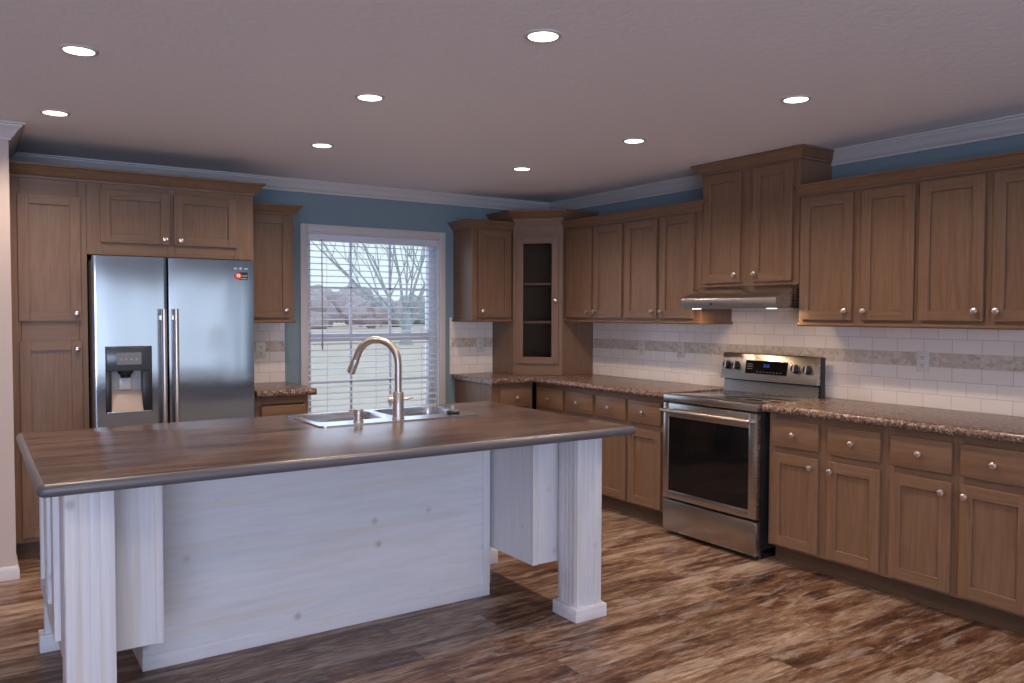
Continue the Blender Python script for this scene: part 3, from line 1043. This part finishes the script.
mb = MB(BLACKGLASS)
c0, c1 = on_panel(0.205, 0.045), on_panel(0.535, 0.132)
vs = [(c0.y + pn.y * 0.002, c0.z + pn.z * 0.002), (c1.y + pn.y * 0.002, c1.z + pn.z * 0.002), (c1.y - pn.y * 0.004, c1.z - pn.z * 0.004), (c0.y - pn.y * 0.004, c0.z - pn.z * 0.004)]
mb.prism(vs, 0.205, 0.535, axis=0)
dsp = mb.build('display', cp)
mb = MB(BLUELED)


def chip(mb, x0, x1, t0, t1, mat):
    a, c = on_panel(x0, t0, 0.0026), on_panel(x0, t1, 0.0026)
    e, g = on_panel(x0, t1, 0.0018), on_panel(x0, t0, 0.0018)
    mb.prism([(a.y, a.z), (c.y, c.z), (e.y, e.z), (g.y, g.z)], x0, x1, axis=0, mat=mat)


for k in range(4):                                       # clock digits
    xa = 0.350 + k * 0.011 + (0.004 if k > 1 else 0)
    for t0, t1, xo, wd in ((0.090, 0.092, 0, 0.007), (0.099, 0.101, 0, 0.007), (0.108, 0.110, 0, 0.007), (0.090, 0.110, 0.0055, 0.0018), (0.090, 0.110, 0, 0.0018)):
        chip(mb, xa + xo, xa + xo + wd, t0, t1, BLUELED)
mb.build('lit_digit', dsp)
mb = MB(GREYP)
for k in range(8):
    chip(mb, 0.30 + k * 0.026, 0.310 + k * 0.026, 0.056, 0.060, GREYP)
mb.build('key_label', dsp)
mb = MB(GREYP)
for k in range(3):
    chip(mb, 0.218, 0.262, 0.075 + k * 0.015, 0.078 + k * 0.015, GREYP)
mb.build('menu_label', dsp)
for kx in (0.052, 0.128, 0.600, 0.690):
    q = on_panel(kx, 0.092)
    mb = MB(STEEL, DARK)
    mb.lathe([(0.029, 0.0), (0.029, 0.006), (0.026, 0.008)], q, pn, 24, DARK)
    mb.lathe([(0.025, 0.006), (0.025, 0.020), (0.022, 0.030), (0.0, 0.032)], q, pn, 24, DARK)
    u = Vector((1, 0, 0))
    s0 = q + pn * 0.028
    mb.tube([s0 - pd * 0.021, s0 + pd * 0.021], 0.006, 10, NICKEL)
    mb.build('knob', cp)

# ------------------------------------------------------------------ range hood
hd = thing('range_hood', 'slanted stainless steel range hood under the tall oak cabinet', 'range hood', (0, -2.147, 0), RZ)
HW = 0.757
mb = MB(STEEL, DARK)
mb.prism([(-0.012, 1.605), (-0.333, 1.605), (-0.505, 1.527), (-0.508, 1.522), (-0.508, 1.463), (-0.500, 1.463), (-0.500, 1.475), (-0.012, 1.475)], 0, HW, axis=0, mat=STEEL)
mb.box(0.0, 0.008, -0.5, -0.012, 1.463, 1.476, 0, STEEL)
mb.box(HW - 0.008, HW, -0.5, -0.012, 1.463, 1.476, 0, STEEL)
mb.box(0.02, HW - 0.02, -0.485, -0.03, 1.472, 1.476, 0, DARK)
mb.build('hood_shell', hd)
mb = MB(DARK, CHROME)
mb.lathe([(0.008, 0), (0.008, 0.002), (0, 0.002)], (HW / 2 - 0.12, -0.508, 1.492), (0, -1, 0), 14, DARK)
for k in range(6):
    mb.box(HW / 2 - 0.10 + k * 0.016, HW / 2 - 0.089 + k * 0.016, -0.5095, -0.5075, 1.488, 1.496, 0, CHROME)
mb.build('emblem', hd)
for lx in (0.10, HW - 0.06):
    mb = MB(HOODLAMP)
    mb.box(lx - 0.024, lx + 0.024, -0.487, -0.45, 1.4605, 1.474, 0.002)
    mb.build('hood_lamp', hd)
    ld = bpy.data.lights.new('hood_lamp_light', 'AREA')
    ld.size = 0.07
    ld.energy = HOOD_W
    ld.color = (1.0, 0.66, 0.38)
    lo = bpy.data.objects.new('hood_lamp_light', ld)
    COL.objects.link(lo)
    lo.parent = hd
    lo.location = (lx, -0.40, 1.455)

# ------------------------------------------------------------------ island
IX0, IX1, IY0, IY1 = -4.257, -1.876, -3.236, -1.940
IC = (IX0 + IX1) / 2
isl = thing('kitchen_island', 'whitewashed pine kitchen island with square corner legs', 'kitchen island', (0, 0, 0))
TOPZ = 0.874
bx0, bx1 = -3.862, -2.236                               # middle box
mb = MB(PINE_H, PINE_V)
mb.box(bx0, bx1, -2.528, -2.510, 0.0, TOPZ, 0.0015, PINE_H, 1)
mb.box(bx0, bx0 + 0.018, -2.510, -1.99, 0.0, TOPZ, 0, PINE_V)
mb.box(bx1 - 0.018, bx1, -2.510, -1.99, 0.0, TOPZ, 0, PINE_V)
mb.box(bx0 + 0.018, bx1 - 0.018, -2.008, -1.99, 0.105, TOPZ, 0, PINE_V)
mb.box(bx0 + 0.018, bx1 - 0.018, -2.080, -2.06, 0.0, 0.105, 0, PINE_H)
mb.build('middle_box', isl)
mb = MB(PINE_H)
mb.box(bx0 - 0.002, bx1, -2.533, -2.528, 0.0, 0.060, 0.002)
mb.build('base_strip', isl)
mb = MB(PINE_V)
mb.box(bx1 - 0.040, bx1 + 0.001, -2.535, -2.528, 0.060, TOPZ, 0.002)
mb.build('corner_trim', isl)
# end cabinets hung between the legs
for s, (xa, xb) in ((-1, (-4.166, bx0 + 0.012)), (1, (-2.218, -1.944))):
    mb = MB(PINE_V, PINE_H)
    yf, yb2, zb = -2.885, -2.10, 0.238
    mb.box(xa, xb, yf, yf + 0.018, zb, TOPZ, 0.0015, PINE_V, 1)
    mb.box(xa, xa + 0.018, yf + 0.018, yb2, zb, TOPZ, 0, PINE_V)
    mb.box(xb - 0.018, xb, yf + 0.018, yb2, zb, TOPZ, 0, PINE_V)
    mb.box(xa + 0.018, xb - 0.018, yf + 0.018, yb2, zb, zb + 0.018, 0, PINE_H)
    mb.box(xa + 0.018, xb - 0.018, yb2 - 0.018, yb2, zb + 0.018, TOPZ, 0, PINE_V)
    ec = mb.build('end_cabinet', isl)
    mb = MB(PINE_V)
    tx = (xb - 0.024, xb + 0.003) if s < 0 else (xa - 0.003, xa + 0.030)
    mb.box(tx[0], tx[1], yf - 0.006, yf + 0.004, zb, TOPZ, 0.002)
    mb.build('edge_trim', ec)
    # doors of the end cabinet face outwards
    for (ya, yc) in ((-2.80, -2.47), (-2.45, -2.13)):
        rot = -math.pi / 2 if s < 0 else math.pi / 2
        dx = xa if s < 0 else xb
        d = shaker('door', ec, 0, yc - ya, 0, 0, 0.555, 0.05, False, (PINE_V, PINE_H))
        d.rotation_euler = (0, 0, rot)
        d.location = (dx, yc if s < 0 else ya, 0.285)
# legs with feet
for lx, front in ((-4.099, True), (-2.018, True), (-4.099, False), (-2.018, False)):
    mb = MB(PINE_V)
    if front:
        mb.box(-0.073, 0.073, -0.073, 0.073, 0.0, TOPZ, 0.003)
        for k in (-0.045, -0.015, 0.015, 0.045):       # fine grooves between the boards
            mb.box(k - 0.0135, k + 0.0135, -0.0745, 0.0745, 0.065, TOPZ, 0.001)
            mb.box(-0.0745, 0.0745, k - 0.0135, k + 0.0135, 0.065, TOPZ, 0.001)
        lg = mb.build('leg', isl, (lx, -2.990, 0))
        mb = MB(PINE_H)
        mb.box(-0.092, 0.092, -0.092, 0.092, 0.0, 0.062, 0.003)
        mb.build('foot', lg)
    else:
        mb.box(-0.073, 0.073, -0.030, 0.020, 0.0, TOPZ, 0.003)
        lg = mb.build('leg', isl, (lx, -2.065, 0))
        mb = MB(PINE_H)
        mb.box(-0.092, 0.105, -0.045, 0.040, 0.0, 0.075, 0.003)
        mb.build('foot', lg)

# worktop with rounded edge and an opening for the sink
wt = MB(WORKTOP, EDGE)
outl = rrect(IX0 + 0.02, IX1 - 0.02, IY0 + 0.02, IY1 - 0.02, 0.008, 4)
prof = []
for i in range(9):
    a = math.radians(-90 + 180 * i / 8)
    prof.append((0.020 * math.cos(a), 0.020 * math.sin(a) - 0.020))
SX0, SX1, SY0, SY1 = -3.112, -2.268, -2.505, -2.020
cut = rrect(SX0 + 0.02, SX1 - 0.02, SY0 + 0.02, SY1 - 0.02, 0.03, 4)
rings = []
n = len(outl)
P = [Vector(q) for q in outl]
for o, z in prof:
    ring = []
    for i in range(n):
        d1 = (P[i] - P[i - 1]).normalized()
        d2 = (P[(i + 1) % n] - P[i]).normalized()
        m = Vector((d1.y + d2.y, -d1.x - d2.x))
        m = m / max(1e-6, m.dot(Vector((d1.y, -d1.x))))
        ring.append(wt.bm.verts.new((P[i].x + m.x * o, P[i].y + m.y * o, CTZ + z)))
    rings.append(ring)
for ra, rb in zip(rings, rings[1:]):
    wt.bridge(ra, rb, EDGE)
top = wt.plate([rings[-1], cut], CTZ, WORKTOP)
bot = wt.plate([rings[0], cut], CTZ - 0.04, WORKTOP)
wt.bridge(top[1], bot[1], WORKTOP)
tag(wt.build('island_worktop', smooth=50), 'dark brown laminate worktop with charcoal edge on the white island', 'worktop')

# ------------------------------------------------------------------ sink and faucet
sk = thing('kitchen_sink', 'double bowl stainless steel sink set in the island worktop', 'sink', (0, 0, CTZ))
mb = MB(STEEL_SINK)
rim = rrect(SX0, SX1, SY0, SY1, 0.035, 5)
DECK = -2.375                                            # bowls lie behind the faucet deck
XM = -2.690
bA = rrect(SX0 + 0.035, XM - 0.018, DECK, SY1 - 0.03, 0.06, 6)
bB = rrect(XM + 0.018, SX1 - 0.035, DECK, SY1 - 0.03, 0.06, 6)
lp = mb.plate([rim, bA, bB], 0.006)
low = [mb.bm.verts.new((v.co.x, v.co.y, 0.0003)) for v in lp[0]]
mb.bridge(lp[0], low)
for loop in lp[1:]:
    cx = sum(v.co.x for v in loop) / len(loop)
    cy = sum(v.co.y for v in loop) / len(loop)
    prev = loop
    for k, z in ((0.985, -0.004), (0.965, -0.03), (0.93, -0.13), (0.88, -0.165), (0.78, -0.175)):
        ring = [mb.bm.verts.new((cx + (v.co.x - cx) * k, cy + (v.co.y - cy) * k, z)) for v in loop]
        mb.bridge(prev, ring)
        prev = ring
    mb.bm.faces.new(prev)
mb.build('basin', sk, smooth=50)
for loop_c in (((SX0 + 0.035 + XM - 0.018) / 2), ((XM + 0.018 + SX1 - 0.035) / 2)):
    mb = MB(CHROME, DARK)
    mb.lathe([(0.045, 0.0), (0.045, 0.004), (0.034, 0.005), (0.030, 0.001), (0.0, 0.001)], (loop_c, (DECK + SY1 - 0.03) / 2, -0.1745), (0, 0, 1), 24, CHROME)
    mb.build('drain', sk)

fx, fy = -2.700, -2.440
fa = thing('faucet', 'tall brushed nickel gooseneck faucet on the sink', 'faucet', (fx, fy, CTZ + 0.006))
mb = MB(NICKEL)
mb.lathe([(0.030, 0), (0.030, 0.006), (0.0265, 0.008), (0.0265, 0.126), (0.024, 0.130), (0.0, 0.130)], (0, 0, 0), (0, 0, 1), 28)
mb.build('body', fa)
dirv = Vector((-0.62, 0.78, 0)).normalized()
pts = [Vector((0, 0, 0.128)), Vector((0, 0, 0.20)), Vector((0, 0, 0.268))]
R = 0.112
for i in range(1, 16):
    a = math.radians(180 - 163 * i / 15)
    pts.append(dirv * (R + R * math.cos(a)) + Vector((0, 0, 0.268 + R * math.sin(a))))
pts.append(pts[-1] + (pts[-1] - pts[-2]).normalized() * 0.02)
mb = MB(NICKEL)
mb.tube(pts, 0.0172, 18)
mb.build('spout', fa)
e = (pts[-1] - pts[-2]).normalized()
mb = MB(NICKEL, DARK)
mb.tube([pts[-1], pts[-1] + e * 0.004, pts[-1] + e * 0.03, pts[-1] + e * 0.072], [0.017, 0.0185, 0.019, 0.0195], 18, NICKEL)
mb.tube([pts[-1] + e * 0.0715, pts[-1] + e * 0.075], 0.015, 16, DARK)
side = dirv * -1
q = pts[-1] + e * 0.038 + dirv * 0.0185
mb.tube([q - e * 0.028, q + e * 0.028], 0.0065, 10, GREYP)
mb.build('spray_head', fa)
mb = MB(NICKEL)
sd = Vector((0.83, -0.56, 0))
mb.lathe([(0.019, 0.020), (0.019, 0.040), (0.0165, 0.046), (0.0, 0.047)], (0, 0, 0.088), sd * -1, 20)
mb.build('handle', fa)
mb = MB(NICKEL)
mb.tube([sd * 0.020 + Vector((0, 0, 0.094)), sd * 0.045 + Vector((0, 0, 0.096)), sd * 0.072 + Vector((0, 0, 0.103))], [0.006, 0.005, 0.0042], 10)
mb.build('lever', fa)

so = thing('soap_dispenser', 'short brushed nickel soap dispenser left of the faucet', 'soap dispenser', (-2.905, -2.442, CTZ + 0.006))
mb = MB(NICKEL)
mb.lathe([(0.024, 0), (0.024, 0.005), (0.0195, 0.007), (0.0195, 0.034), (0.018, 0.036), (0.0, 0.036)], (0, 0, 0), (0, 0, 1), 22)
mb.build('collar', so)
mb = MB(NICKEL)
mb.lathe([(0.0205, 0.037), (0.0205, 0.056), (0.018, 0.060), (0.0, 0.061)], (0, 0, 0), (0, 0, 1), 22)
mb.tube([(0, 0, 0.049), (-0.02, 0.034, 0.050), (-0.025, 0.045, 0.046)], [0.008, 0.0065, 0.006], 10)
mb.build('pump_head', so)

st = thing('sink_stopper', 'small black and silver stopper lying on the sink deck', 'sink stopper', (-2.372, -2.395, CTZ + 0.006))
mb = MB(DARK)
mb.lathe([(0.030, 0), (0.034, 0.004), (0.034, 0.012), (0.028, 0.016), (0.0, 0.016)], (0, 0, 0), (0, 0, 1), 24)
mb.build('rubber_base', st)
mb = MB(CHROME)
mb.lathe([(0.026, 0.016), (0.024, 0.021), (0.008, 0.023), (0.008, 0.030), (0.012, 0.034), (0.010, 0.039), (0.0, 0.040)], (0, 0, 0), (0, 0, 1), 22)
mb.build('metal_cap', st)

# ------------------------------------------------------------------ outlets
def outlet(label, loc, rotz):
    o = thing('wall_outlet', label, 'outlet', loc, rotz, 'outlets in the tile backsplash')
    mb = MB(PLASTICW)
    mb.box(-0.036, 0.036, -0.0055, 0, -0.058, 0.058, 0.0025)
    mb.build('cover_plate', o)
    mb = MB(PLASTICW, DARK)
    for zc in (0.021, -0.021):
        mb.lathe([(0.0165, 0), (0.0165, 0.002), (0.0, 0.002)], (0, -0.0055, zc), (0, -1, 0), 20, PLASTICW)
        mb.box(-0.0075, -0.0045, -0.0082, -0.007, zc - 0.002, zc + 0.008, 0, DARK)
        mb.box(0.0045, 0.0075, -0.0082, -0.007, zc - 0.002, zc + 0.008, 0, DARK)
        mb.lathe([(0.003, 0), (0.003, 0.0008), (0, 0.0008)], (0, -0.0074, zc - 0.009), (0, -1, 0), 8, DARK)
    mb.build('socket', o)


outlet('white outlet in the tile right of the range', (-0.0092, -3.506, 1.168), RZ)
outlet('white outlet in the tile nearest the corner glass cabinet', (-0.0092, -1.235, 1.160), RZ)
outlet('white outlet in the tile closest to the left of the range', (-0.0092, -1.658, 1.160), RZ)
outlet('white outlet in the tile between window and corner cabinet', (-0.755, -0.0092, 1.156), 0)
outlet('white outlet in the tile tucked beside the refrigerator', (-2.640, -0.0092, 1.156), 0)

# ------------------------------------------------------------------ recessed ceiling lights
LIGHTS = [((-4.051, -2.500), 'larger of the two recessed ceiling lights at the left edge'),
          ((-4.042, -1.346), 'recessed ceiling light above the pantry cabinet, smaller of the two at left'),
          ((-2.693, -3.613), 'recessed ceiling light at the top centre, the largest one'),
          ((-2.866, -2.496), 'recessed ceiling light over the island, middle of the centre row'),
          ((-2.662, -1.342), 'recessed ceiling light nearest the kitchen window, end of centre row'),
          ((-1.229, -2.474), 'recessed ceiling light left of the tall hood cabinet, middle of right row'),
          ((-1.248, -1.366), 'smallest recessed ceiling light, nearest the corner glass cabinet'),
          ((-1.225, -3.570), 'recessed ceiling light at the right above the hood cabinet')]
proto = None
for (lx, ly), lab in LIGHTS:
    if proto is None:
        r = thing('recessed_light', lab, 'ceiling light', (lx, ly, CEIL), 0, 'recessed ceiling lights')
        a = MB(TRIMW).lathe([(0.054, 0.0), (0.068, 0.0), (0.068, -0.003), (0.063, -0.006), (0.055, -0.006), (0.052, -0.003)], (0, 0, 0), (0, 0, 1), 36, None, False).build('trim_ring', r)
        c = MB(LAMP).lathe([(0.0, -0.0045), (0.053, -0.0045), (0.053, -0.001), (0.0, -0.001)], (0, 0, 0), (0, 0, 1), 36).build('lens', r)
        proto = (r, a, c)
    else:
        r = proto[0].copy()
        COL.objects.link(r)
        r.location = (lx, ly, CEIL)
        r['label'] = lab
        for ch in proto[1:]:
            k = ch.copy()
            COL.objects.link(k)
            k.parent = r
    ld = bpy.data.lights.new('recessed_lamp', 'SPOT')
    ld.energy = LAMP_W
    ld.color = LAMP_COL
    ld.spot_size = math.radians(150)
    ld.spot_blend = 0.8
    ld.shadow_soft_size = 0.06
    lo = bpy.data.objects.new('recessed_lamp', ld)
    COL.objects.link(lo)
    lo.parent = r
    lo.location = (0, 0, -0.012)

for lx, ly in ((-6.8, -5.6), (-4.2, -5.2), (-1.4, -5.6), (-6.8, -8.0), (-4.2, -8.0), (-1.4, -8.0)):   # unseen lamps added behind the camera to brighten the kitchen
    ld = bpy.data.lights.new('rear_fill_lamp', 'SPOT')
    ld.energy = LAMP_W
    ld.color = LAMP_COL
    ld.spot_size = math.radians(150)
    ld.spot_blend = 0.8
    ld.shadow_soft_size = 0.06
    lo = bpy.data.objects.new('rear_fill_lamp', ld)
    COL.objects.link(lo)
    lo.location = (lx, ly, CEIL - 0.012)

# ------------------------------------------------------------------ outdoors
mb = MB(LAWN)
mb.box(-160, 260, 0.6, 330, -1.2, -0.7)
tag(mb.build('ground'), 'pale dry lawn outside the kitchen window', 'lawn', kind='structure')

rng = random.Random(7)
tr = thing('bare_tree', 'large leafless spreading tree on the lawn outside the window', 'tree', (19.74, 43.0, -0.7))
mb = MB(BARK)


def limb(mb, p, d, L, r, depth):
    pts, rr = [p.copy()], [r]
    n = 5
    d = d.normalized()
    for i in range(n):
        d = (d + Vector((rng.uniform(-1, 1), rng.uniform(-1, 1), rng.uniform(-0.25, 0.7))) * 0.09).normalized()
        pts.append(pts[-1] + d * (L / n))
        rr.append(r * (1 - 0.55 * (i + 1) / n))
    mb.tube(pts, rr, 6 if depth else 10)
    if depth >= 4:
        return
    k = 3
    for j in range(k):
        t = rng.uniform(0.35, 1.0) if j else 1.0
        i = max(1, min(n, int(t * n)))
        ax = Vector((rng.uniform(-1, 1), rng.uniform(-1, 1), rng.uniform(-0.3, 0.8)))
        nd = (d + ax * 0.75).normalized()
        limb(mb, pts[i], nd, L * rng.uniform(0.5, 0.72), rr[i] * 0.72, depth + 1)


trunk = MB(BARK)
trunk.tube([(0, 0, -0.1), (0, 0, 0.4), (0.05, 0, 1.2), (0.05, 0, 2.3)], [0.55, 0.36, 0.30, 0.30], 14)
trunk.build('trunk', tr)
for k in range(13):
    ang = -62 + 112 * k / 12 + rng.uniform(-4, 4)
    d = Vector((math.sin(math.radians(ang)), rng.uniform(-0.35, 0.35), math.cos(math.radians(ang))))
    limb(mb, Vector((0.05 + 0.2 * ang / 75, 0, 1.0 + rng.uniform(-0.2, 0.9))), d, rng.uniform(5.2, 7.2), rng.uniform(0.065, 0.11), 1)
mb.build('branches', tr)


def blob_tree(label, loc, w, h, mat, seed, group):
    r = thing('background_tree', label, 'tree', loc, 0, group)
    rg_ = random.Random(seed)
    mb = MB(mat)
    for k in range(7):
        bm2 = bmesh.new()
        bmesh.ops.create_icosphere(bm2, subdivisions=3, radius=1)
        cx, cy = rg_.uniform(-0.32, 0.32) * w, rg_.uniform(-0.2, 0.2) * w
        cz = h * rg_.uniform(0.22, 0.74)
        rr = rg_.uniform(0.2, 0.33)
        mp = {}
        for vtx in bm2.verts:
            q = vtx.co.copy()
            f_ = 1 + 0.33 * mnoise.noise(q * 2.4 + Vector((seed, k, 0))) + 0.12 * mnoise.noise(q * 7 + Vector((k, seed, 0)))
            mp[vtx.index] = mb.bm.verts.new((cx + q.x * rr * w * f_, cy + q.y * rr * w * f_, cz + q.z * rr * h * f_))
        for fc_ in bm2.faces:
            mb.bm.faces.new([mp[v_.index] for v_ in fc_.verts])
        bm2.free()
    mb.build('crown', r, smooth=180)
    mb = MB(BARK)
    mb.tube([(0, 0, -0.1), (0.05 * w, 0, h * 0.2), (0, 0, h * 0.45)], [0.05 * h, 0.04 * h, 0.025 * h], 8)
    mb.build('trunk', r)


camxy = Vector((-4.4131, -6.0013))


def at_px(px, dist):
    d = fw * 1.0 + r2 * ((px - 512) / F_PX)
    d = Vector((d.x, d.y)).normalized()
    return camxy + d * dist


TREES = [(300, 112, 8.5, 5.4, 'P', 'mauve tree at the left edge of the window view'),
         (330, 127, 8.5, 6.3, 'P', 'mauve tree seen through the left panes of the window'),
         (352, 142, 8.0, 7.2, 'P', 'taller mauve tree seen left of the middle of the window'),
         (374, 112, 7.0, 4.9, 'P', 'mauve tree just left of the bare tree, far across the lawn'),
         (397, 127, 8.0, 5.2, 'P', 'mauve tree directly behind the bare tree'),
         (420, 142, 9.0, 5.4, 'G', 'grey green tree behind the right side of the bare tree'),
         (446, 112, 7.5, 4.4, 'G', 'grey green tree at the right edge of the window view')]
for i, (px, dist, w_, h_, kd, lab) in enumerate(TREES):
    q = at_px(px, dist)
    blob_tree(lab, (q.x, q.y, -0.7), w_, h_, LEAF_P if kd == 'P' else LEAF_G, i + 3, 'trees across the lawn')
